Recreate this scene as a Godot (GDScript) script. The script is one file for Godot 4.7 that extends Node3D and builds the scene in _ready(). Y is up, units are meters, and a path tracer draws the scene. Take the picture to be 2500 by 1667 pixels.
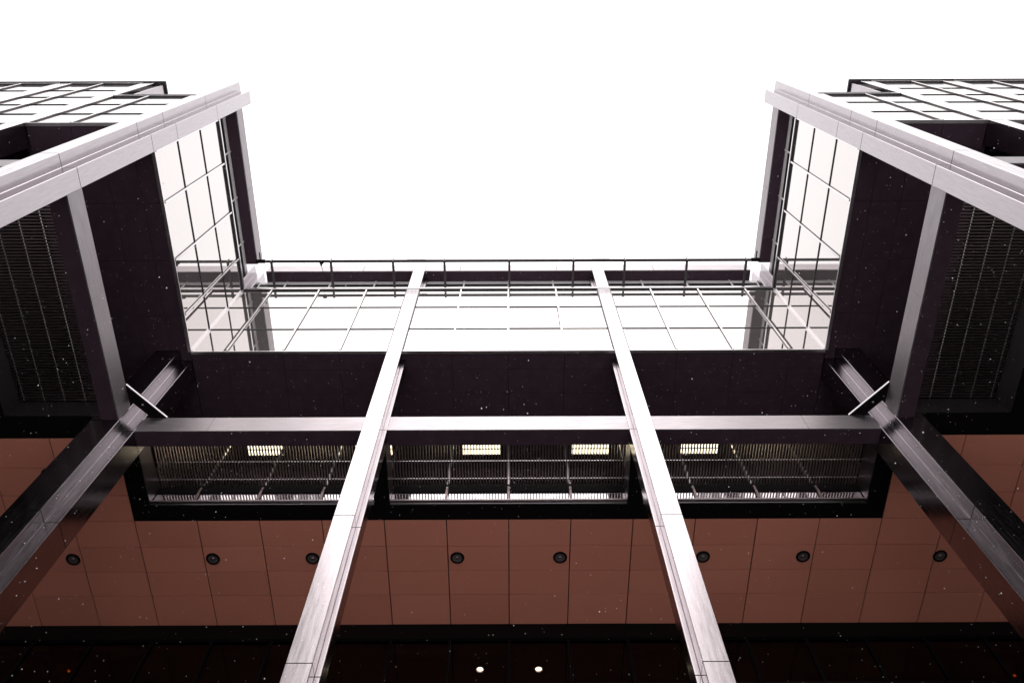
extends Node3D
# Heights "h" are metres above the eye of the camera, which stands 1.6 m above the paving.
# "z" in the helpers grows away from the camera, into the building (world -Z).
const EYE := 1.6
const HS := 19.51            # underside of the glazed storeys
const H1 := 21.04
const H2 := 22.69
const H3 := 24.16
const ZF := 9.10             # glass plane at the back of the court
const XF := 8.45             # glass plane of the wings, on the court side
const ZW := 3.16             # glass plane of the wing ends
const RECESS := 0.37
var M := {}
var taken := {}
var cache := {}

# ---------------------------------------------------------------- helpers
func numbered(called: String) -> String:
	var n: int = taken.get(called, 0)
	taken[called] = n + 1
	return called if n == 0 else "%s_%03d" % [called, n]

func thing(called: String, label: String, category: String, at := Vector3.ZERO, group := "") -> Node3D:
	var o := Node3D.new()
	o.name = numbered(called)
	add_child(o)
	o.position = at
	o.set_meta("label", label)
	o.set_meta("category", category)
	o.set_meta("kind", "thing")
	if group != "":
		o.set_meta("group", group)
	return o

func holder(called: String, parent: Node3D) -> Node3D:
	var o := Node3D.new()
	o.name = called
	parent.add_child(o, true)
	return o

func put(called: String, mesh: Mesh, mat: Material, parent: Node3D, at := Vector3.ZERO) -> MeshInstance3D:
	var o := MeshInstance3D.new()
	o.name = called
	o.mesh = mesh
	o.material_override = mat
	parent.add_child(o, true)
	o.position = at - origin_of(parent)
	return o

func origin_of(n: Node) -> Vector3:
	var p := Vector3.ZERO
	while n != null and n != self and n is Node3D:
		p += (n as Node3D).position
		n = n.get_parent()
	return p

func poly(st: SurfaceTool, pts: Array, n: Vector3) -> void:
	# one flat face; Godot's front faces run clockwise
	var flip: bool = (pts[1] - pts[0]).cross(pts[2] - pts[0]).dot(n) > 0.0
	for i in range(1, pts.size() - 1):
		var tri: Array = [pts[0], pts[i + 1], pts[i]] if flip else [pts[0], pts[i], pts[i + 1]]
		for v in tri:
			st.set_normal(n)
			st.add_vertex(v)

func box_mesh(size: Vector3, k: float) -> Mesh:
	var key := "%.4f_%.4f_%.4f_%.4f" % [size.x, size.y, size.z, k]
	if cache.has(key):
		return cache[key]
	var e := size / 2.0
	k = minf(k, minf(e.x, minf(e.y, e.z)) * 0.45)
	var st := SurfaceTool.new()
	st.begin(Mesh.PRIMITIVE_TRIANGLES)
	for a in 3:
		var b := (a + 1) % 3
		var c := (a + 2) % 3
		for s in [-1.0, 1.0]:
			var q := []
			for uv in [[-1.0, -1.0], [1.0, -1.0], [1.0, 1.0], [-1.0, 1.0]]:
				var v := Vector3.ZERO
				v[a] = s * e[a]
				v[b] = uv[0] * (e[b] - k)
				v[c] = uv[1] * (e[c] - k)
				q.append(v)
			var n := Vector3.ZERO
			n[a] = s
			poly(st, q, n)
		if k > 0.0:
			for s in [-1.0, 1.0]:
				for t in [-1.0, 1.0]:
					var q := []
					for w in [[-1.0, 0], [1.0, 0], [1.0, 1], [-1.0, 1]]:
						var v := Vector3.ZERO
						v[a] = w[0] * (e[a] - k)
						v[b] = s * (e[b] - (k if w[1] == 0 else 0.0))
						v[c] = t * (e[c] - (0.0 if w[1] == 0 else k))
						q.append(v)
					var n := Vector3.ZERO
					n[b] = s
					n[c] = t
					poly(st, q, n.normalized())
	if k > 0.0:
		for sx in [-1.0, 1.0]:
			for sy in [-1.0, 1.0]:
				for sz in [-1.0, 1.0]:
					poly(st, [Vector3(sx * e.x, sy * (e.y - k), sz * (e.z - k)), Vector3(sx * (e.x - k), sy * e.y, sz * (e.z - k)), Vector3(sx * (e.x - k), sy * (e.y - k), sz * e.z)], Vector3(sx, sy, sz).normalized())
	var m := st.commit()
	cache[key] = m
	return m

# a chamfered block between two x, two heights above the eye and two depths
func block(called: String, parent: Node3D, mat: Material, x0: float, x1: float, h0: float, h1: float, z0: float, z1: float, k := 0.004) -> MeshInstance3D:
	var size := Vector3(absf(x1 - x0), absf(h1 - h0), absf(z1 - z0))
	return put(called, box_mesh(size, k), mat, parent, Vector3((x0 + x1) / 2.0, (h0 + h1) / 2.0 + EYE, -(z0 + z1) / 2.0))

func chamfered(plan: PackedVector2Array, k: float) -> PackedVector2Array:
	var out := PackedVector2Array()
	var n := plan.size()
	for i in n:
		var p := plan[i]
		out.append(p + (plan[(i - 1 + n) % n] - p).normalized() * k)
		out.append(p + (plan[(i + 1) % n] - p).normalized() * k)
	return out

# plan points are (x, z into the building)
func prism_mesh(plan: PackedVector2Array, h0: float, h1: float, k: float) -> Mesh:
	var p := chamfered(plan, k) if k > 0.0 else plan
	var area := 0.0
	for i in p.size():
		area += p[i].cross(p[(i + 1) % p.size()])
	var turn := 1.0 if area > 0.0 else -1.0
	var st := SurfaceTool.new()
	st.begin(Mesh.PRIMITIVE_TRIANGLES)
	for i in p.size():
		var a := p[i]
		var b := p[(i + 1) % p.size()]
		var d := (b - a).normalized()
		var n := Vector3(d.y * turn, 0, d.x * turn)
		poly(st, [Vector3(a.x, h0, -a.y), Vector3(b.x, h0, -b.y), Vector3(b.x, h1, -b.y), Vector3(a.x, h1, -a.y)], n)
	var tri := Geometry2D.triangulate_polygon(p)
	for i in range(0, tri.size(), 3):
		for h in [h0, h1]:
			var q := []
			for j in 3:
				q.append(Vector3(p[tri[i + j]].x, h, -p[tri[i + j]].y))
			poly(st, q, Vector3.DOWN if h == h0 else Vector3.UP)
	return st.commit()

func lathe_mesh(profile: Array, sides := 40) -> Mesh:
	# profile: Vector2(radius, height), turned round the y axis
	var st := SurfaceTool.new()
	st.begin(Mesh.PRIMITIVE_TRIANGLES)
	for i in profile.size() - 1:
		var a: Vector2 = profile[i]
		var b: Vector2 = profile[i + 1]
		var d := (b - a).normalized()
		for j in sides:
			var t0 := TAU * j / sides
			var t1 := TAU * (j + 1) / sides
			var tm := (t0 + t1) / 2.0
			var n := Vector3(d.y * cos(tm), -d.x, d.y * sin(tm)).normalized()
			var q := [Vector3(a.x * cos(t0), a.y, a.x * sin(t0)), Vector3(b.x * cos(t0), b.y, b.x * sin(t0)), Vector3(b.x * cos(t1), b.y, b.x * sin(t1)), Vector3(a.x * cos(t1), a.y, a.x * sin(t1))]
			if a.x < 0.0001:
				q.remove_at(3)
			elif b.x < 0.0001:
				q.remove_at(2)
			poly(st, q, n)
	return st.commit()

func tube_mesh(path: Array, r: float, sides := 8) -> Mesh:
	var st := SurfaceTool.new()
	st.begin(Mesh.PRIMITIVE_TRIANGLES)
	var rings := []
	for i in path.size():
		var d: Vector3 = (path[mini(i + 1, path.size() - 1)] - path[maxi(i - 1, 0)]).normalized()
		var u := d.cross(Vector3(0.3, 0.2, 0.93)).normalized()
		var w := d.cross(u)
		var ring := []
		for j in sides:
			ring.append(u * cos(TAU * j / sides) * r + w * sin(TAU * j / sides) * r)
		rings.append(ring)
	for i in path.size() - 1:
		for j in sides:
			var k := (j + 1) % sides
			var n: Vector3 = (rings[i][j] + rings[i][k]).normalized()
			poly(st, [path[i] + rings[i][j], path[i] + rings[i][k], path[i + 1] + rings[i + 1][k], path[i + 1] + rings[i + 1][j]], n)
	return st.commit()

# ---------------------------------------------------------------- materials
func noise_tex(seed_: int, freq: float, ramp: Array, size := 512, octaves := 4, normal := false, bump := 1.0) -> NoiseTexture2D:
	var f := FastNoiseLite.new()
	f.seed = seed_
	f.frequency = freq
	f.fractal_octaves = octaves
	var t := NoiseTexture2D.new()
	t.width = size
	t.height = size
	t.seamless = true
	t.noise = f
	t.as_normal_map = normal
	t.bump_strength = bump
	if ramp.size() > 0:
		var g := Gradient.new()
		g.offsets = PackedFloat32Array([0.0, 0.5, 1.0])
		g.colors = PackedColorArray(ramp)
		t.color_ramp = g
	return t

func lin(r: float, g: float, b: float) -> Color:
	return Color(r, g, b).linear_to_srgb()

func flat_mat(c: Color, rough: float, metal := 0.0, spec := 0.5) -> StandardMaterial3D:
	var m := StandardMaterial3D.new()
	m.albedo_color = c
	m.roughness = rough
	m.metallic = metal
	m.metallic_specular = spec
	return m

func steel(seed_: int, grain: Vector3, c: Color, dull := 0.0) -> StandardMaterial3D:
	# brushed stainless sheet: fine grain drawn out along one axis, with rubbed patches
	var m := flat_mat(c, 1.0, 1.0)
	m.albedo_texture = noise_tex(seed_, 0.02, [Color(0.94, 0.94, 0.945), Color(0.97, 0.97, 0.97), Color(1, 1, 1)])
	m.roughness_texture_channel = BaseMaterial3D.TEXTURE_CHANNEL_RED
	m.roughness_texture = noise_tex(seed_ + 1, 0.015, [Color(0.14 + dull, 0, 0), Color(0.19 + dull, 0, 0), Color(0.27 + dull, 0, 0)])
	m.normal_enabled = true
	m.normal_texture = noise_tex(seed_ + 2, 0.09, [], 512, 3, true, 1.6)
	m.normal_scale = 0.05
	m.uv1_triplanar = true
	m.uv1_world_triplanar = true
	m.uv1_scale = grain
	return m

func materials() -> void:
	var tint := lin(0.345, 0.313, 0.331)
	M.steel_upright = steel(11, Vector3(1.7, 0.16, 1.7), tint)
	M.steel_across = steel(21, Vector3(0.16, 1.7, 1.7), tint, 0.24)
	M.steel_deep = steel(31, Vector3(1.7, 1.7, 0.16), tint, 0.34)
	M.trim = flat_mat(lin(0.62, 0.585, 0.60), 0.3, 1.0)
	M.white_sheet = flat_mat(lin(0.82, 0.80, 0.81), 0.5)
	M.gasket = flat_mat(lin(0.02, 0.018, 0.022), 0.5)
	M.joint = flat_mat(lin(0.012, 0.010, 0.012), 0.8)
	var glass := flat_mat(lin(0.556, 0.524, 0.516), 0.012, 0.86)   # solar-control glass with a mirror coating
	glass.normal_enabled = true
	glass.normal_texture = noise_tex(41, 0.008, [], 512, 2, true, 1.0)
	glass.normal_scale = 0.012
	glass.uv1_triplanar = true
	glass.uv1_world_triplanar = true
	glass.uv1_scale = Vector3(0.35, 0.35, 0.35)
	M.mirror_glass = glass
	var dark := flat_mat(Color(1, 1, 1), 0.5, 0.0, 0.22)
	dark.albedo_texture = noise_tex(51, 0.012, [lin(0.045, 0.027, 0.039), lin(0.052, 0.031, 0.045), lin(0.059, 0.036, 0.051)])
	dark.uv1_triplanar = true
	dark.uv1_world_triplanar = true
	dark.uv1_scale = Vector3(0.4, 0.4, 0.4)
	M.dark_panel = dark
	M.black = flat_mat(lin(0.006, 0.0045, 0.0055), 0.55, 0.0, 0.2)
	M.dark_metal = flat_mat(lin(0.05, 0.042, 0.048), 0.42, 0.6)
	M.grate_steel = flat_mat(lin(0.30, 0.23, 0.235), 0.38, 1.0)
	M.reveal = steel(61, Vector3(0.5, 1.2, 0.5), lin(0.42, 0.36, 0.38), 0.15)
	var polished := flat_mat(lin(0.50, 0.48, 0.50), 0.05, 1.0)
	M.polished = polished
	# painted metal ceiling tray with a fine speckle of perforation
	M.tray = []
	var tones := [Vector3(0.70, 0.262, 0.185), Vector3(0.67, 0.25, 0.176), Vector3(0.72, 0.272, 0.192), Vector3(0.69, 0.264, 0.182)]
	for i in tones.size():
		var t: Vector3 = tones[i]
		var m := flat_mat(Color(1, 1, 1), 0.62, 0.0, 0.15)
		m.albedo_texture = noise_tex(71 + i, 0.35, [lin(t.x * 0.78, t.y * 0.76, t.z * 0.76), lin(t.x, t.y, t.z), lin(t.x * 1.16, t.y * 1.15, t.z * 1.15)], 512, 3)
		m.uv1_triplanar = true
		m.uv1_world_triplanar = true
		m.uv1_scale = Vector3(0.7, 0.7, 0.7)
		M.tray.append(m)
	M.lens = flat_mat(lin(0.16, 0.13, 0.13), 0.25, 0.3)
	M.office_wall = flat_mat(lin(0.085, 0.055, 0.045), 0.8)
	var pane := flat_mat(Color(0.03, 0.028, 0.03, 0.30), 0.02, 0.0, 0.8)
	pane.transparency = BaseMaterial3D.TRANSPARENCY_ALPHA
	M.clear_glass = pane
	var tinted := flat_mat(Color(0.012, 0.010, 0.012, 0.72), 0.03, 0.0, 0.35)
	tinted.transparency = BaseMaterial3D.TRANSPARENCY_ALPHA
	M.tinted_glass = tinted
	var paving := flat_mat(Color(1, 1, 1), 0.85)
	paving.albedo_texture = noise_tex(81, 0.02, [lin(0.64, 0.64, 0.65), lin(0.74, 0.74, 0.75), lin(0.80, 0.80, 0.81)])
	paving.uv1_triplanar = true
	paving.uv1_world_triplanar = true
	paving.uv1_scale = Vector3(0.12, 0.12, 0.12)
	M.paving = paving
	M.dimming_paving = flat_mat(lin(0.17, 0.16, 0.155), 0.7)  # ground tone put in to cut bounce light on the brown ceiling
	M.concrete = flat_mat(lin(0.24, 0.22, 0.21), 0.85)
	M.far_glass = flat_mat(lin(0.03, 0.03, 0.035), 0.12)
	M.lamp_white = glow(Color(1.0, 0.94, 0.80), 4.0)
	M.spot_white = glow(Color(1.0, 0.93, 0.80), 16.0)
	M.orange = glow(Color(1.0, 0.42, 0.10), 1.5)
	M.roof = flat_mat(lin(0.22, 0.21, 0.21), 0.85)

func glow(c: Color, energy: float) -> StandardMaterial3D:
	var m := flat_mat(Color(0.8, 0.8, 0.8), 0.5)
	m.emission_enabled = true
	m.emission = c
	m.emission_energy_multiplier = energy
	return m

# ---------------------------------------------------------------- building parts
# a wall of glass panes on a grid. axis "x": faces the court (+Z) at depth "plane"; axis "z": faces +-X at x = plane
func curtain_wall(building: Node3D, axis: String, plane: float, side: float, cuts: Array, rows: Array, skip_first := false) -> Node3D:
	var w := holder("curtain_wall", building)
	for r in rows.size() - 1:
		for c in cuts.size() - 1:
			var a0: float = cuts[c] + 0.012
			var a1: float = cuts[c + 1] - 0.012
			var b0: float = rows[r] + 0.012
			var b1: float = rows[r + 1] - 0.012
			if axis == "x":
				block("glass_pane", w, M.mirror_glass, a0, a1, b0, b1, plane, plane + 0.03, 0.0)
			else:
				block("glass_pane", w, M.mirror_glass, plane, plane + side * 0.03, b0, b1, a0, a1, 0.0)
	for c in cuts.size():
		var a: float = cuts[c]
		for q in [["mullion", M.gasket, 0.022, 0.026, -0.05], ["cap_strip", M.trim, 0.023, 0.048, 0.0265]]:
			if axis == "x":
				block(q[0], w, q[1], a - q[2], a + q[2], rows[0] + 0.061, rows[-1] - 0.051, plane - q[3], plane - q[4], 0.003)
			else:
				block(q[0], w, q[1], plane - side * q[3], plane - side * q[4], rows[0] + 0.061, rows[-1] - 0.051, a - q[2], a + q[2], 0.003)
	for r in rows.size():
		var b: float = rows[r]
		var strips := [[b - 0.015, b + 0.015, 0.022, M.gasket]]
		if r == 0:
			strips = [[b - 0.02, b + 0.022, 0.04, M.trim], [b + 0.023, b + 0.06, 0.02, M.gasket]]
		elif r == rows.size() - 1:
			strips = [[b - 0.05, b - 0.012, 0.04, M.gasket], [b - 0.011, b + 0.06, 0.06, M.trim]]
		for q in strips:
			if axis == "x":
				block("transom", w, q[3], cuts[0], cuts[-1], q[0], q[1], plane - q[2], plane + 0.045, 0.003)
			else:
				block("transom", w, q[3], plane - side * q[2], plane + side * 0.045, q[0], q[1], cuts[0], cuts[-1], 0.003)
	return w

# a tier above the glass: sill, set-back wall with a dark slot, dark soffit and a steel fascia
func roof_edge(building: Node3D, axis: String, plane: float, side: float, a0: float, a1: float, ribs: Array) -> void:
	var w := holder("roof_edge", building)
	var back := plane + RECESS
	var s0 := H3 + 0.062
	var lay := func(called: String, mat: Material, u0: float, u1: float, h0: float, h1: float, d0: float, d1: float, k: float):
		if axis == "x":
			block(called, w, mat, u0, u1, h0, h1, d0, d1, k)
		else:
			block(called, w, mat, side * d0, side * d1, h0, h1, u0, u1, k)
	lay.call("sill", M.white_sheet, a0, a1, H3 + 0.005, s0, plane + 0.05, back, 0.003)
	lay.call("back_panel", M.white_sheet, a0, a1, s0, 25.47, back, back + 0.05, 0.003)
	lay.call("shadow_slot", M.black, a0, a1, 25.474, 25.762, back + 0.03, back + 0.06, 0.0)
	lay.call("back_panel", M.white_sheet, a0, a1, 25.766, 25.955, back, back + 0.05, 0.003)
	for r in ribs:
		lay.call("rib", M.white_sheet, r - 0.026, r + 0.026, s0, 25.95, back - 0.03, back - 0.002, 0.004)
	var e0 := a0 + 0.2 if axis == "x" else a0
	var e1 := a1 - 0.2
	lay.call("soffit_panel", M.dark_panel, e0, e1, 25.958, 25.99, plane + 0.012, back + 0.2, 0.0)
	# fascia sheets of 3 m with open joints
	var n := maxi(1, roundi((e1 - e0) / 3.0))
	for i in n:
		var u0 := lerpf(e0, e1, float(i) / n) + 0.004
		var u1 := lerpf(e0, e1, float(i + 1) / n) - 0.004
		lay.call("fascia_sheet", M.steel_across if axis == "x" else M.steel_deep, u0, u1, 25.94, 26.52, plane - 0.02, plane + 0.008, 0.004)

func soffit_field(parent: Node3D, xs: Array, zs: Array, h: float, mat: Material, gap: float, called: String, thick := 0.03) -> void:
	for i in xs.size() - 1:
		for j in zs.size() - 1:
			var x0: float = minf(xs[i], xs[i + 1]) + gap / 2.0
			var x1: float = maxf(xs[i], xs[i + 1]) - gap / 2.0
			block(called, parent, mat, x0, x1, h, h + thick, zs[j] + gap / 2.0, zs[j + 1] - gap / 2.0, 0.003)

# column clad in sheets with open joints round a dark core
func column(label: String, plan: Array, joints: Array, group: String) -> Node3D:
	var pts := PackedVector2Array()
	var mid := Vector2.ZERO
	for p in plan:
		pts.append(p)
		mid += p / plan.size()
	var t := thing("steel_column", label, "column", Vector3(mid.x, 0, -mid.y), group)
	var own := PackedVector2Array()
	for p in pts:
		own.append(p - mid)
	var core := Geometry2D.offset_polygon(own, -0.014)[0]
	var base := Vector3(mid.x, 0, -mid.y)
	put("core", prism_mesh(core, 0.0, joints[-1] + EYE - 0.01, 0.0), M.joint, t, base)
	for i in joints.size() - 1:
		put("cladding_sheet", prism_mesh(own, joints[i] + EYE + (0.009 if i > 0 else 0.0), joints[i + 1] + EYE - 0.009, 0.007), M.steel_upright, t, base)
	return t

func beam(label: String, axis: String, x0: float, x1: float, z0: float, z1: float, joints: Array, group: String) -> Node3D:
	var t := thing("steel_beam", label, "beam", Vector3((x0 + x1) / 2.0, 15.82 + EYE, -(z0 + z1) / 2.0), group)
	var cuts: Array = ([x0] if axis == "x" else [z0]) + joints + ([x1] if axis == "x" else [z1])
	for i in cuts.size() - 1:
		var a: float = cuts[i] + (0.003 if i > 0 else 0.0)
		var b: float = cuts[i + 1] - (0.003 if i < cuts.size() - 2 else 0.0)
		if axis == "x":
			block("cladding_sheet", t, M.steel_across, a, b, 15.828, 16.43, z0, z0 + 0.03, 0.004)
		else:
			var face := x0 if absf(x0) < absf(x1) else x1
			var into := face + signf(face) * 0.03
			block("cladding_sheet", t, M.steel_deep, minf(face, into), maxf(face, into), 15.828, 16.43, a, b, 0.004)
	if axis == "x":
		block("underside", t, M.dark_panel, x0, x1, 15.82, 15.85, z0 + 0.032, z1, 0.003)
		block("web", t, M.dark_metal, x0, x1, 15.852, 16.42, z0 + 0.033, z1 - 0.05, 0.0)
	else:
		var near := minf(absf(x0), absf(x1)) * signf(x0)
		var far := maxf(absf(x0), absf(x1)) * signf(x0)
		block("underside", t, M.dark_panel, near + signf(near) * 0.032, far, 15.82, 15.85, z0, z1, 0.003)
		block("web", t, M.dark_metal, near + signf(near) * 0.033, far - signf(near) * 0.05, 15.852, 16.42, z0, z1, 0.0)
	return t

# open grating lying in the frame; bars along "along"
func grating(label: String, along: String, x0: float, x1: float, z0: float, z1: float, supports: Array) -> void:
	var h := 16.65
	var t := thing("grating", label, "grating", Vector3((x0 + x1) / 2.0, h + EYE, -(z0 + z1) / 2.0), "bar gratings over the canopy openings")
	var pitch := 0.0716
	if along == "z":
		var n := int((x1 - x0) / pitch)
		for i in n:
			var x := x0 + (x1 - x0) * (i + 0.5) / n
			block("bar", t, M.grate_steel, x - 0.014, x + 0.014, h, h + 0.045, z0, z1, 0.0)
		for z in supports:
			block("cross_rod", t, M.trim, x0, x1, h + 0.010, h + 0.030, z - 0.011, z + 0.011, 0.003)
		block("edge_angle", t, M.black, x0, x1, h - 0.24, h + 0.09, z1 + 0.001, z1 + 0.02, 0.002)
	else:
		var n := int((z1 - z0) / pitch)
		for i in n:
			var z := z0 + (z1 - z0) * (i + 0.5) / n
			block("bar", t, M.grate_steel, x0, x1, h, h + 0.045, z - 0.011, z + 0.011, 0.0)
		for x in supports:
			block("cross_rod", t, M.trim, x - 0.011, x + 0.011, h + 0.010, h + 0.030, z0, z1, 0.003)

# ---------------------------------------------------------------- scene
func _ready() -> void:
	# camera: looking steeply up into the court
	var cam := Camera3D.new()
	cam.name = "camera"
	add_child(cam)
	cam.transform = Transform3D(Basis(Vector3(0.9999913, -0.0034153, -0.002407), Vector3(0.0035988, 0.4113138, 0.9114867), Vector3(-0.002123, -0.9114874, 0.4113225)).orthonormalized(), Vector3(0.0536, EYE, 0))
	cam.fov = 45.666
	cam.far = 2000.0
	cam.current = true
	# thin overcast: brighter towards the zenith and towards the veiled sun behind the camera
	var env := Environment.new()
	var sky_mat := PanoramaSkyMaterial.new()
	sky_mat.panorama = overcast()
	var sky := Sky.new()
	sky.sky_material = sky_mat
	env.background_mode = Environment.BG_SKY
	env.sky = sky
	env.background_energy_multiplier = 1.0
	env.tonemap_mode = Environment.TONE_MAPPER_LINEAR
	env.tonemap_exposure = 1.85
	env.sdfgi_enabled = true
	env.ssao_enabled = true
	env.ssil_enabled = true
	var world := WorldEnvironment.new()
	world.name = "world_environment"
	world.environment = env
	add_child(world)
	var sun := DirectionalLight3D.new()
	sun.name = "sun"
	sun.light_energy = 0.16
	sun.light_color = Color(1.0, 0.97, 0.94)
	sun.light_angular_distance = 44.0
	sun.shadow_enabled = true
	sun.sky_mode = DirectionalLight3D.SKY_MODE_LIGHT_ONLY
	sun.rotation_degrees = Vector3(-46, 0, 0)
	add_child(sun)

	materials()
	build_ground()
	var building := build_building()
	build_sky_blockers()
	build_columns()
	build_beams()
	build_gratings()
	build_downlights()
	build_lamps(building)
	build_monorail()
	build_struts()
	build_snow()

func overcast() -> ImageTexture:
	var w := 512
	var h := 256
	var f := FastNoiseLite.new()
	f.seed = 3
	f.frequency = 1.3
	f.fractal_octaves = 4
	var im := Image.create(w, h, false, Image.FORMAT_RGBF)
	var sun_at := Vector3(0, sin(deg_to_rad(46.0)), cos(deg_to_rad(46.0)))
	for y in h:
		var up := PI / 2.0 - PI * (y + 0.5) / h
		for x in w:
			var a := TAU * (x + 0.5) / w
			var d := Vector3(sin(a) * cos(up), sin(up), -cos(a) * cos(up))
			var base := (1.0 + 2.0 * maxf(d.y, 0.0)) / 3.0
			var veil := 1.0 + 1.2 * pow(maxf(d.dot(sun_at), 0.0), 7.0)
			var v := base * veil * (1.0 + 0.07 * f.get_noise_3dv(d * 2.0))
			im.set_pixel(x, y, Color(v, v * 0.985, v * 0.99))
	return ImageTexture.create_from_image(im)

func build_ground() -> void:
	var g := put("plaza_paving", box_mesh(Vector3(500, 0.4, 500), 0.0), M.paving, self, Vector3(0, -0.2, 0))  # paleness raised so the ground bounces more light onto the brown ceiling
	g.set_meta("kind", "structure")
	var shade := put("added_lobby_paving", box_mesh(Vector3(44, 0.012, 21), 0.0), M.dimming_paving, self, Vector3(0, 0.0, -19.6))  # added dark sheet, out of view, that dims the ceiling above
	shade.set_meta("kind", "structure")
	shade.set_meta("label", "unseen dark ground sheet added under the building to dim the brown ceiling")
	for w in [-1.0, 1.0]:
		var side_floor := put("added_wing_paving", box_mesh(Vector3(13.2, 0.012, 6.2), 0.0), M.dimming_paving, self, Vector3(w * 15.4, 0.0, -6.0))  # same added dark sheet, dimming the ceiling towards the sides
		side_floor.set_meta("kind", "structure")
		side_floor.set_meta("label", "unseen dark ground sheet added under the %s wing to dim the brown ceiling" % ("left" if w < 0 else "right"))
	g.set_meta("label", "unseen paving of the plaza below the court, made pale to bounce light onto the ceiling")

func build_building() -> Node3D:
	var b := thing("office_building", "dark and steel office building wrapped round a glazed court", "building", Vector3(0, 0, -ZF))
	# --- glazed storeys
	var back_cuts := [-XF + 0.02, -7.5, -6.0, -4.5, -3.02, -1.5, 0.0, 1.5, 3.02, 4.5, 6.0, 7.5, XF - 0.02]
	var back := curtain_wall(b, "x", ZF, 1.0, back_cuts, [HS, H1, H2, H3])
	# the one opening light in the middle bay
	block("vent_frame", back, M.joint, 0.03, 1.47, H2 - 0.05, H2 - 0.036, ZF - 0.014, ZF - 0.001, 0.0)
	block("vent_frame", back, M.joint, 0.03, 1.47, H1 + 0.036, H1 + 0.05, ZF - 0.014, ZF - 0.001, 0.0)
	block("vent_frame", back, M.joint, 0.03, 0.044, H1 + 0.051, H2 - 0.051, ZF - 0.014, ZF - 0.001, 0.0)
	block("vent_frame", back, M.joint, 1.456, 1.47, H1 + 0.051, H2 - 0.051, ZF - 0.014, ZF - 0.001, 0.0)
	for s in [-1.0, 1.0]:
		for e in [3.02 - 0.206, 3.02 + 0.206]:
			block("edge_gasket", back, M.gasket, s * e - 0.010, s * e + 0.010, HS + 0.0, H3 - 0.051, 9.056, ZF + 0.04, 0.0)
	roof_edge(b, "x", ZF, 1.0, -8.40, 8.40, [-7.5, -6.0, -4.5, -1.5, 0.0, 1.5, 4.5, 6.0, 7.5])
	for s in [-1.0, 1.0]:
		curtain_wall(b, "z", s * XF, s, [3.8, 5.06, 6.54, 8.03, ZF - 0.02], [HS, H1, H2, H3])
		roof_edge(b, "z", XF, s, 3.8, 9.03, [5.06, 6.54, 8.03])
		# wing end: lower bays to the roof terrace, the rest two rows higher behind a parapet
		var ends := [8.98, 10.3, 11.34]
		var more := [11.72, 12.98, 14.0]
		var last := [14.4, 15.6, 17.1, 18.6]
		for list in [[ends, [HS, H1, H2, H3]], [more, [HS, H1, H2, H3, 25.62, 27.15]], [last, [HS, H1, H2, H3, 25.62, 27.15]]]:
			var cuts := []
			for v in list[0]:
				cuts.append(s * v)
			cuts.sort()
			curtain_wall(b, "x", ZW, 1.0, cuts, list[1])
		var cap := holder("parapet", b)
		block("return_panel", cap, M.steel_upright, s * 11.08, s * 11.12, H3 + 0.07, 27.24, ZW + 0.02, ZW + 0.42, 0.004)
		block("coping", cap, M.dark_metal, s * 11.02, s * 18.6, 27.245, 27.33, ZW - 0.09, ZW + 0.46, 0.006)
		block("inner_wall", cap, M.roof, s * 11.14, s * 18.6, 26.0, 27.24, ZW + 0.06, ZW + 0.40, 0.0)
		block("terrace_coping", cap, M.dark_metal, s * 8.98, s * 11.06, H3 + 0.062, H3 + 0.11, ZW - 0.07, ZW + 0.34, 0.004)
	# --- body of the storeys: floors, roof and closing walls
	var body := holder("storey_body", b)
	block("floor_slab", body, M.black, -8.3, 8.3, HS + 0.04, HS + 0.5, ZF + 0.06, 24.0, 0.0)
	block("roof_slab", body, M.roof, -8.02, 8.02, 26.0, 26.4, ZF + 0.02, 24.0, 0.0)
	block("rear_wall", body, M.office_wall, -20.0, 20.0, -EYE, 26.0, 24.0, 24.3, 0.0)
	for s in [-1.0, 1.0]:
		block("floor_slab", body, M.black, s * (XF + 0.06), s * 19.0, HS + 0.04, HS + 0.5, 3.85, 24.0, 0.0)
		block("floor_slab", body, M.black, s * 9.1, s * 19.0, HS + 0.042, HS + 0.5, ZW + 0.06, 3.848, 0.0)
		block("roof_slab", body, M.roof, s * (XF + 0.02), s * 19.0, 26.0, 26.4, 3.85, 8.64, 0.0)
		block("roof_slab", body, M.roof, s * 9.36, s * 19.0, 26.0, 26.4, 8.645, 24.0, 0.0)
		block("roof_slab", body, M.roof, s * 8.03, s * 9.355, 26.0, 26.4, 9.96, 24.0, 0.0)
		block("outer_wall", body, M.dark_panel, s * 19.0, s * 19.3, -EYE, 26.4, ZW, 24.0, 0.0)
	# --- dark soffit under the glass
	var soffit := holder("upper_soffit", b)
	block("backing", soffit, M.joint, -8.40, 8.40, HS + 0.032, HS + 0.038, ZF, 15.2, 0.0)
	soffit_field(soffit, [-8.43, -7.5, -6.0, -4.5, -3.0, -1.5, 0.0, 1.5, 3.0, 4.5, 6.0, 7.5, 8.43], [ZF + 0.01, 9.62, 10.35, 11.08, 11.43], HS, M.dark_panel, 0.010, "soffit_panel")
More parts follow.
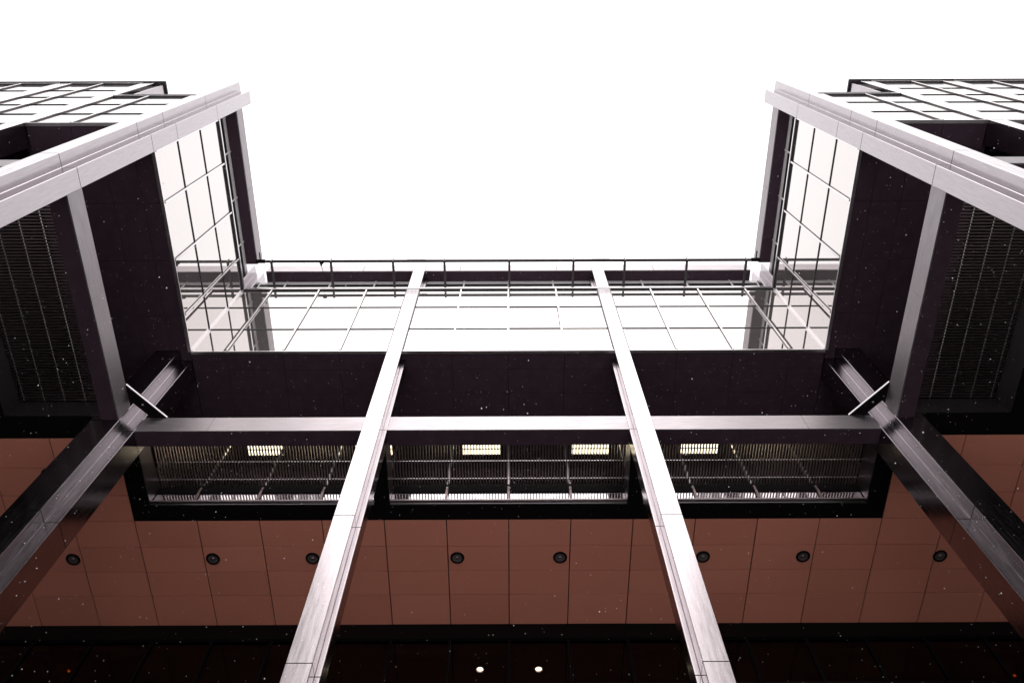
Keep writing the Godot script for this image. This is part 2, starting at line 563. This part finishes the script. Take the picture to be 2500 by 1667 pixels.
	for s in [-1.0, 1.0]:
		block("backing", soffit, M.joint, s * (XF + 0.01), s * 19.0, HS + 0.032, HS + 0.038, 3.82, 15.2, 0.0)
		block("backing", soffit, M.joint, s * 9.1, s * 19.0, HS + 0.032, HS + 0.038, ZW + 0.02, 3.818, 0.0)
		var xs := [s * (XF - 0.01), s * 8.92, s * 9.65, s * 10.4, s * 11.4, s * 13.0]
		soffit_field(soffit, [s * 9.085, s * 10.3, s * 11.34, s * 13.0], [ZW + 0.012, 3.8], HS, M.dark_panel, 0.010, "soffit_panel")
		soffit_field(soffit, xs, [3.8, 5.06, 6.54, 8.03, 9.62, 11.43], HS, M.dark_panel, 0.010, "soffit_panel")
		soffit_field(soffit, [s * 13.0, s * 16.0, s * 19.0], [ZW + 0.012, 6.54, 11.43], HS, M.dark_panel, 0.010, "soffit_panel")
	# --- dark frame round the gratings, one storey lower
	var frame := holder("canopy_frame", b)
	var f0 := 16.0
	var f1 := 16.66
	block("frame_panel", frame, M.black, -9.0, 9.0, f0, f1, 11.46, 11.915, 0.004)
	for s in [-1.0, 1.0]:
		block("frame_panel", frame, M.black, s * 2.84, s * 3.19, f0, f1, 9.73, 11.456, 0.004)
		block("frame_panel", frame, M.black, s * 8.55, s * 9.0, f0, f1, 9.95, 11.456, 0.004)
		# wing frame
		block("frame_panel", frame, M.black, s * 9.1, s * 19.0, f0, f1, 9.03, 9.6, 0.004)
		block("frame_panel", frame, M.black, s * 11.38, s * 12.4, f0, f1, 3.5, 9.026, 0.004)
		block("frame_panel", frame, M.black, s * 9.11, s * 11.376, f0, f1, 3.4, 3.9, 0.004)
		block("frame_panel", frame, M.black, s * 12.404, s * 19.0, f0, f1, 3.4, 9.026, 0.004)
		# steel lining of the openings
		block("reveal", frame, M.reveal, s * 8.545, s * 8.53, f0 + 0.01, 16.64, 9.75, 11.40, 0.002)
		block("reveal", frame, M.reveal, s * 3.195, s * 3.21, f0 + 0.01, 16.64, 9.75, 11.40, 0.002)
		block("reveal", frame, M.reveal, s * 2.835, s * 2.82, f0 + 0.01, 16.64, 9.75, 11.40, 0.002)
		block("reveal", frame, M.dark_metal, s * 9.13, s * 11.36, f0 + 0.01, 16.64, 9.01, 9.025, 0.002)
		block("reveal", frame, M.dark_metal, s * 11.375, s * 11.36, f0 + 0.01, 16.64, 3.92, 9.008, 0.002)
	for bay in [[-8.53, -3.21], [-2.82, 2.82], [3.21, 8.53]]:
		# polished back lining that mirrors the bars, with a steel lip below and short posts
		var mirror := block("mirror_reveal", frame, M.polished, bay[0], bay[1], f0 + 0.05, 16.62, 11.425, 11.44, 0.0)
		mirror.rotation.x = deg_to_rad(1.6)
		block("lip", frame, M.trim, bay[0], bay[1], f0 - 0.012, f0 + 0.012, 11.43, 11.47, 0.003)
		block("ledge", frame, M.reveal, bay[0], bay[1], f0 + 0.02, f0 + 0.07, 11.36, 11.415, 0.003)
		var x: float = ceilf(bay[0] / 1.5) * 1.5
		while x < bay[1]:
			if x - bay[0] > 0.2 and bay[1] - x > 0.2:
				block("post", frame, M.grate_steel, x - 0.03, x + 0.03, f0 + 0.075, 16.60, 11.37, 11.405, 0.003)
			x += 1.5
	# --- window wall behind the gratings
	var clerestory := holder("window_wall", b)
	var x0 := -9.0
	while x0 < 8.99:
		block("glass_pane", clerestory, M.clear_glass, x0 + 0.03, x0 + 1.47, 16.75, HS - 0.01, 11.47, 11.49, 0.0)
		block("mullion", clerestory, M.trim, x0 - 0.03, x0 + 0.03, 16.67, HS - 0.002, 11.44, 11.52, 0.004)
		x0 += 1.5
	block("transom", clerestory, M.grate_steel, -9.0, 9.0, 16.665, 16.745, 11.46, 11.53, 0.003)
	for s in [-1.0, 1.0]:
		block("dark_glazing", clerestory, M.black, s * 11.42, s * 11.45, 16.67, HS - 0.002, 3.4, 11.4, 0.0)
		block("side_wall", clerestory, M.office_wall, s * 9.04, s * 9.14, 16.67, HS - 0.002, 11.55, 15.2, 0.0)
	block("room_floor", clerestory, M.office_wall, -9.0, 9.0, 16.55, 16.655, 11.93, 15.2, 0.0)
	block("room_wall", clerestory, M.office_wall, -9.1, 9.1, 16.67, HS, 15.2, 15.4, 0.0)
	block("room_ceiling", clerestory, M.office_wall, -9.0, 9.0, 19.40, 19.49, 11.60, 15.19, 0.0)
	# --- brown tray ceiling of the canopy
	var ceiling := holder("canopy_ceiling", b)
	block("backing", ceiling, M.joint, -15.0, 15.0, 16.04, 16.07, 11.925, 15.6, 0.0)
	var rows := [11.92, 12.70, 13.46, 14.21, 15.19]
	var rng := RandomNumberGenerator.new()
	rng.seed = 7
	for i in range(-10, 10):
		for j in 4:
			tray(ceiling, i * 1.5, i * 1.5 + 1.5, rows[j], rows[j + 1], rng)
	for s in [-1.0, 1.0]:
		block("backing", ceiling, M.joint, s * 9.0, s * 15.0, 16.04, 16.07, 9.605, 11.92, 0.0)
		var side_rows := [9.61, 10.42, 11.18, 11.92]
		for i in range(6, 10):
			for j in 3:
				var xa: float = s * (i * 1.5)
				var xb: float = s * (i * 1.5 + 1.5)
				tray(ceiling, minf(xa, xb), maxf(xa, xb), side_rows[j], side_rows[j + 1], rng)
	# --- lobby front below the ceiling
	var lobby := holder("lobby_front", b)
	block("header", lobby, M.black, -16.0, 16.0, 15.55, 16.03, 15.2, 15.5, 0.003)
	var lx := -15.0
	while lx < 14.99:
		block("glass_pane", lobby, M.tinted_glass, lx + 0.03, lx + 1.47, 8.0, 15.54, 15.30, 15.32, 0.0)
		block("glass_pane", lobby, M.tinted_glass, lx + 0.03, lx + 1.47, -EYE + 0.1, 7.95, 15.30, 15.32, 0.0)
		block("mullion", lobby, M.black, lx - 0.03, lx + 0.03, -EYE, 15.545, 15.25, 15.35, 0.003)
		lx += 1.5
	block("transom", lobby, M.black, -15.0, 15.0, 14.10, 14.16, 15.24, 15.29, 0.003)
	block("lobby_ceiling", lobby, M.dark_panel, -16.0, 16.0, 15.36, 15.50, 15.55, 23.9, 0.0)
	block("lobby_back_wall", lobby, M.dark_panel, -16.0, 16.0, -EYE, 15.35, 20.0, 20.2, 0.0)
	for s in [-1.0, 1.0]:
		block("lobby_side_wall", lobby, M.dark_panel, s * 16.0, s * 16.2, -EYE, 16.0, 15.2, 23.9, 0.0)
	# unseen dark glass walls under the wings, added to block sky from corner columns
	for s in [-1.0, 1.0]:
		var g := holder("wing_sky_screen", b)
		for i in 8:
			block("glass_pane", g, M.tinted_glass, s * 13.68, s * 13.70, -EYE + 0.1, 15.97, 3.23 + i * 1.49, 3.23 + i * 1.49 + 1.43, 0.0)
			block("mullion", g, M.black, s * 13.63, s * 13.75, -EYE, 15.975, 3.17 + i * 1.49, 3.17 + i * 1.49 + 0.055, 0.003)
		block("inner_wall", g, M.black, s * 14.6, s * 14.65, -EYE, 15.97, 3.17, 15.15, 0.0)
		block("end_wall", g, M.dark_panel, s * 13.62, s * 19.0, -EYE, 15.97, 3.05, 3.16, 0.004)
	return b

func tray(parent: Node3D, x0: float, x1: float, z0: float, z1: float, rng: RandomNumberGenerator) -> void:
	var o := block("ceiling_panel", parent, M.tray[rng.randi() % 4], x0 + 0.012, x1 - 0.012, 16.0, 16.03, z0 + 0.009, z1 - 0.009, 0.003)
	o.position.y += rng.randf_range(-0.003, 0.003)

func build_sky_blockers() -> void:
	# unseen blocks added behind the camera to keep sky out of the column reflections
	for s in [-1.0, 1.0]:
		var t := thing("sky_blocker", "tall unseen block added behind the viewer to the %s to darken the column reflections" % ("left" if s < 0 else "right"), "building", Vector3(s * 31.0, 0, 34.0), "blocks added to darken reflections")
		put("wall", box_mesh(Vector3(24, 68, 24), 0.05), M.concrete, t, Vector3(s * 31.0, 34.0, 34.0))
		for i in 18:
			put("window_band", box_mesh(Vector3(22, 1.9, 0.12), 0.0), M.far_glass, t, Vector3(s * 31.0, 3.6 + i * 3.55, 21.97))
			put("window_band", box_mesh(Vector3(0.12, 1.9, 22), 0.0), M.far_glass, t, Vector3(s * 18.97, 3.6 + i * 3.55, 34.0))

func mirrored(plan: Array, s: float) -> Array:
	var out := []
	for p in plan:
		out.append(Vector2(p.x * s, p.y))
	if s < 0:
		out.reverse()
	return out

func build_columns() -> void:
	var joints := [-EYE, 1.72, 5.25, 8.78, 12.30, 15.84, 19.45, 20.99, 24.12, 26.56]
	for s in [-1.0, 1.0]:
		var side := "left" if s < 0 else "right"
		# middle: a front flange standing on a wider back flange
		var c := 3.02
		column("bright steel column rising through the middle of the court, %s one of the pair" % side, mirrored([Vector2(c - 0.195, 9.05), Vector2(c + 0.195, 9.05), Vector2(c + 0.195, 9.32), Vector2(c + 0.285, 9.32), Vector2(c + 0.285, 9.64), Vector2(c - 0.285, 9.64), Vector2(c - 0.285, 9.32), Vector2(c - 0.195, 9.32)], s), joints, "middle columns of the court")
		# inner corner: a re-entrant angle open to the court
		column("dim steel corner column with an inward fold in the court's %s inner corner" % side, mirrored([Vector2(8.70, 9.32), Vector2(8.70, 9.03), Vector2(9.34, 9.03), Vector2(9.34, 9.93), Vector2(8.43, 9.93), Vector2(8.43, 9.32)], s), [-EYE, 1.9, 5.4, 8.95, 12.48, 15.82, 17.0, 19.45, 22.0, 26.5], "inner corner columns")
		# end of the wing: a stepped outer corner
		column("tall stepped steel column at the near end of the %s wing" % side, mirrored([Vector2(8.40, 3.80), Vector2(8.40, 3.39), Vector2(8.69, 3.39), Vector2(8.69, 3.11), Vector2(9.08, 3.11), Vector2(9.08, 3.80)], s), [-EYE, 1.72, 5.25, 8.78, 12.30, 15.84, 19.43, 20.99, 24.12, 27.42], "wing end columns")
		for q in [[11.53, 0.19, "set back from the corner on the %s wing's end face" % side, 27.1], [14.2, 0.2, "near the picture's edge on the %s wing's end face" % side, 27.24]]:
			column("flat white steel column %s" % q[2], mirrored([Vector2(q[0] - q[1], 3.11), Vector2(q[0] + q[1], 3.11), Vector2(q[0] + q[1], 3.7), Vector2(q[0] - q[1], 3.7)], s), [-EYE, 5.25, 8.78, 12.30, 15.84, 19.45, 20.99, 24.12, q[3]], "end face columns of the wings")

func build_beams() -> void:
	beam("bright steel cross beam between the two middle columns", "x", -2.735, 2.735, 9.32, 9.72, [], "beams of the court frame")
	for s in [-1.0, 1.0]:
		var side := "left" if s < 0 else "right"
		var a: float = 3.305 * s
		var z: float = 8.43 * s
		beam("steel cross beam from the %s middle column to the %s inner corner" % [side, side], "x", minf(a, z), maxf(a, z), 9.325, 9.72, [6.8 * s], "beams of the court frame")
		beam("steel beam running along the underside of the %s wing" % side, "z", s * 8.705, s * 9.1, 3.80, 9.03, [6.2], "beams of the court frame")
		beam("steel beam under the near end face of the %s wing" % side, "x", minf(s * 9.085, s * 18.6), maxf(s * 9.085, s * 18.6), 3.36, 3.76, [], "beams of the court frame")

func build_gratings() -> void:
	grating("bar grating over the canopy opening in the middle bay", "z", -2.815, 2.815, 9.74, 11.40, [10.19, 10.69, 11.19])
	grating("bar grating over the canopy opening in the left rear bay", "z", -8.525, -3.215, 9.74, 11.40, [10.19, 10.69, 11.19])
	grating("bar grating over the canopy opening in the right rear bay", "z", 3.215, 8.525, 9.74, 11.40, [10.19, 10.69, 11.19])
	grating("long dark bar grating under the left wing", "x", -11.355, -9.13, 3.92, 9.005, [-9.85, -10.33, -10.8, -11.27])
	grating("long dark bar grating under the right wing", "x", 9.13, 11.355, 3.92, 9.005, [9.85, 10.33, 10.8, 11.27])

func build_downlights() -> void:
	var ring := lathe_mesh([Vector2(0.118, 0.02), Vector2(0.122, -0.022), Vector2(0.140, -0.034), Vector2(0.165, -0.028), Vector2(0.175, -0.008), Vector2(0.175, 0.004)])
	var bowl := lathe_mesh([Vector2(0.0, 0.0), Vector2(0.05, -0.004), Vector2(0.09, -0.012), Vector2(0.12, -0.016)])
	var bulb := lathe_mesh([Vector2(0.0, -0.036), Vector2(0.03, -0.031), Vector2(0.046, -0.014), Vector2(0.048, 0.0)])
	var words := ["first", "second", "third", "fourth", "fifth", "sixth", "seventh", "eighth"]
	var xs := [-10.72, -7.28, -4.83, -1.27, 1.26, 4.78, 7.25, 10.63]
	for i in 8:
		downlight(Vector3(xs[i], 16.0 + EYE, -13.05), "unlit round downlight in the brown ceiling, %s from the left in the row" % words[i], ring, bowl, bulb)
	downlight(Vector3(-10.74, 16.0 + EYE, -10.59), "unlit downlight half hidden behind the left inner corner column", ring, bowl, bulb)
	downlight(Vector3(10.67, 16.0 + EYE, -10.64), "unlit downlight half hidden behind the right inner corner column", ring, bowl, bulb)

func downlight(at: Vector3, label: String, ring: Mesh, bowl: Mesh, bulb: Mesh) -> void:
	var t := thing("downlight", label, "downlight", at, "downlights in the brown ceiling")
	put("ring", ring, M.black, t, at)
	put("lens", bowl, M.lens, t, at)
	put("bulb", bulb, M.grate_steel, t, at)

func build_lamps(_building: Node3D) -> void:
	# lit office lamps behind the window wall, seen through the bars
	var words := {-7.3: "behind the left rear grating", -4.27: "beside the left middle column", -1.28: "left one behind the middle grating", 1.76: "right one behind the middle grating", 4.8: "behind the right rear grating"}
	for x in words:
		var at := Vector3(x + 0.52, 19.34 + EYE, -12.0)
		var t := thing("ceiling_lamp", "lit ceiling lamp seen through the bars, %s" % words[x], "lamp", at, "lit office ceiling lamps")
		put("housing", box_mesh(Vector3(1.10, 0.055, 0.42), 0.004), M.dark_metal, t, at + Vector3(0, 0.029, 0))
		for k in [-1.0, 1.0]:
			put("diffuser", box_mesh(Vector3(1.03, 0.012, 0.15), 0.002), M.lamp_white, t, at + Vector3(0, -0.006, k * 0.095))
		var l := AreaLight3D.new()
		l.name = "lamp_light"
		l.area_size = Vector2(1.0, 0.36)
		l.light_energy = 0.03
		l.light_color = Color(1.0, 0.86, 0.62)
		l.area_range = 12.0
		l.area_attenuation = 2.0
		l.shadow_enabled = true
		l.rotation_degrees.x = -90
		t.add_child(l, true)
		l.position = Vector3(0, -0.02, 0)
	# lobby spots behind the tinted front
	for s in [-1.0, 1.0]:
		var at := Vector3(s * 0.745, 15.34 + EYE, -16.03)
		var t := thing("lobby_spotlight", "small lit round spotlight in the dark lobby, %s of the pair" % ("left" if s < 0 else "right"), "spotlight", at, "lit lobby spotlights")
		put("ring", lathe_mesh([Vector2(0.085, 0.016), Vector2(0.088, -0.03), Vector2(0.10, -0.034), Vector2(0.108, -0.01), Vector2(0.108, 0.014)]), M.grate_steel, t, at)
		put("bulb", lathe_mesh([Vector2(0.0, -0.008), Vector2(0.05, -0.006), Vector2(0.084, 0.004)]), M.spot_white, t, at)
		var l := SpotLight3D.new()
		l.name = "spot_light"
		l.light_color = Color(1.0, 0.80, 0.55)
		l.light_energy = 0.35
		l.light_size = 0.08
		l.spot_angle = 40.0
		l.spot_range = 24.0
		l.spot_attenuation = 2.0
		l.shadow_enabled = true
		l.rotation_degrees.x = -90
		t.add_child(l, true)
		l.position = Vector3(0, -0.05, 0)
	for q in [[-11.15, 15.30, "left"], [12.66, 15.02, "right"]]:
		var at := Vector3(q[0], q[1] + EYE, -16.0)
		var t := thing("indicator_light", "tiny orange light in the dark lobby at the lower %s edge" % q[2], "light", at, "orange indicator lights")
		put("bracket", box_mesh(Vector3(0.03, 0.34 if q[1] < 15.2 else 0.08, 0.03), 0.003), M.dark_metal, t, at + Vector3(0, (0.34 if q[1] < 15.2 else 0.08) / 2.0 + 0.02, 0))
		put("lens", lathe_mesh([Vector2(0.0, -0.03), Vector2(0.025, -0.02), Vector2(0.035, 0.0), Vector2(0.02, 0.02), Vector2(0.0, 0.024)], 16), M.orange, t, at)

func build_monorail() -> void:
	var h := 25.3
	var z := 8.50
	var t := thing("facade_rail", "dark maintenance rail bracketed out in front of the rear glass wall", "rail", Vector3(0, h + EYE, -z))
	block("rail_tube", t, M.dark_metal, -7.95, 7.95, h - 0.035, h + 0.035, z - 0.03, z + 0.03, 0.012)
	block("rail_flange", t, M.dark_metal, -7.95, 7.95, h - 0.055, h - 0.039, z - 0.045, z + 0.045, 0.004)
	for x in [-7.74, -5.80, -3.77, -2.09, 0.03, 2.13, 3.81, 5.84, 7.78]:
		block("bracket", t, M.dark_metal, x - 0.035, x + 0.035, h - 0.145, h - 0.058, z - 0.05, ZF + RECESS - 0.015, 0.008)
		block("bolt", t, M.dark_metal, x - 0.012, x + 0.012, h - 0.05, h + 0.075, z - 0.062, z - 0.034, 0.003)
		block("foot_plate", t, M.dark_metal, x - 0.06, x + 0.06, h - 0.26, h - 0.02, ZF + RECESS - 0.014, ZF + RECESS - 0.002, 0.003)
	for x in [-3.02, 3.02]:
		block("sleeve", t, M.dark_metal, x - 0.30, x + 0.30, h - 0.04, h + 0.045, z - 0.036, z + 0.036, 0.006)
	for s in [-1.0, 1.0]:
		block("end_stop", t, M.black, s * 7.96, s * 8.26, h - 0.05, h + 0.02, z - 0.06, z + 0.06, 0.008)
		block("end_hook", t, M.dark_metal, s * 8.10, s * 8.14, h - 0.02, h + 0.02, z - 0.30, z - 0.062, 0.006)
	var c := thing("rail_trolley", "small dark clamp with a hanging loop of cable on the maintenance rail", "clamp", Vector3(-6.1, h + EYE, -z))
	block("clamp", c, M.black, -6.16, -6.04, h - 0.16, h - 0.057, z - 0.06, z + 0.06, 0.012)
	block("yoke", c, M.black, -6.13, -6.07, h - 0.22, h - 0.161, z - 0.03, z + 0.10, 0.008)
	var loop := []
	for i in 17:
		var k := i / 16.0
		loop.append(Vector3(-6.1 + 0.32 * k, h + EYE - 0.20 - 0.22 * sin(k * PI), -(z + 0.06 + 0.62 * k * (1.3 - 0.3 * k))))
	put("cable", tube_mesh(loop, 0.008), M.black, c)

func build_struts() -> void:
	for s in [-1.0, 1.0]:
		var side := "left" if s < 0 else "right"
		var at := Vector3(s * 8.42, 16.50 + EYE, -8.98)
		var t := thing("corner_brace", "dark flat diagonal brace with one bright bolt at the %s inner corner" % side, "brace", at, "corner braces")
		var plan := PackedVector2Array()
		for p in mirrored([Vector2(8.70, 8.48), Vector2(7.94, 9.32), Vector2(8.29, 9.32), Vector2(8.70, 8.87)], s):
			plan.append(p - Vector2(at.x, -at.z))
		put("plate", prism_mesh(plan, -0.06, -0.03, 0.0), M.black, t, at)
		# bright rolled edge towards the court
		var edge := PackedVector2Array()
		for p in mirrored([Vector2(8.70, 8.455), Vector2(7.917, 9.32), Vector2(7.938, 9.32), Vector2(8.70, 8.477)], s):
			edge.append(p - Vector2(at.x, -at.z))
		put("edge_strip", prism_mesh(edge, -0.066, -0.024, 0.0), M.trim, t, at)
		put("bolt", lathe_mesh([Vector2(0.0, -0.022), Vector2(0.016, -0.02), Vector2(0.024, -0.008), Vector2(0.024, 0.0)], 14), M.trim, t, at + Vector3(s * 0.0, -0.062, 0.0))

func build_snow() -> void:
	var rng := RandomNumberGenerator.new()
	rng.seed = 23
	var st := SurfaceTool.new()
	st.begin(Mesh.PRIMITIVE_TRIANGLES)
	var tips := [Vector3(1, 0, 0), Vector3(0, 1, 0), Vector3(0, 0, 1)]
	for a in [-1.0, 1.0]:
		for b in [-1.0, 1.0]:
			for c in [-1.0, 1.0]:
				poly(st, [tips[0] * a, tips[1] * b, tips[2] * c], Vector3(a, b, c).normalized())
	var mm := MultiMesh.new()
	mm.transform_format = MultiMesh.TRANSFORM_3D
	mm.mesh = st.commit()
	var n := 14000
	mm.instance_count = n
	for i in n:
		var p := Vector3(rng.randf_range(-8.2, 8.2), rng.randf_range(5.0, 27.0), rng.randf_range(-8.6, 3.0))
		var r := rng.randf_range(0.0016, 0.0040)
		var b := Basis.from_euler(Vector3(rng.randf() * TAU, rng.randf() * TAU, rng.randf() * TAU)).scaled(Vector3(r, r * rng.randf_range(1.0, 2.2), r))
		mm.set_instance_transform(i, Transform3D(b, p))
	var o := MultiMeshInstance3D.new()
	o.name = "falling_snow"
	o.multimesh = mm
	var m := flat_mat(Color(0.92, 0.92, 0.93), 0.8)
	m.backlight_enabled = true
	m.backlight = Color(0.9, 0.9, 0.9)
	o.material_override = m
	o.set_meta("kind", "stuff")
	o.set_meta("label", "fine snow falling through the court")
	o.set_meta("category", "snow")
	add_child(o)
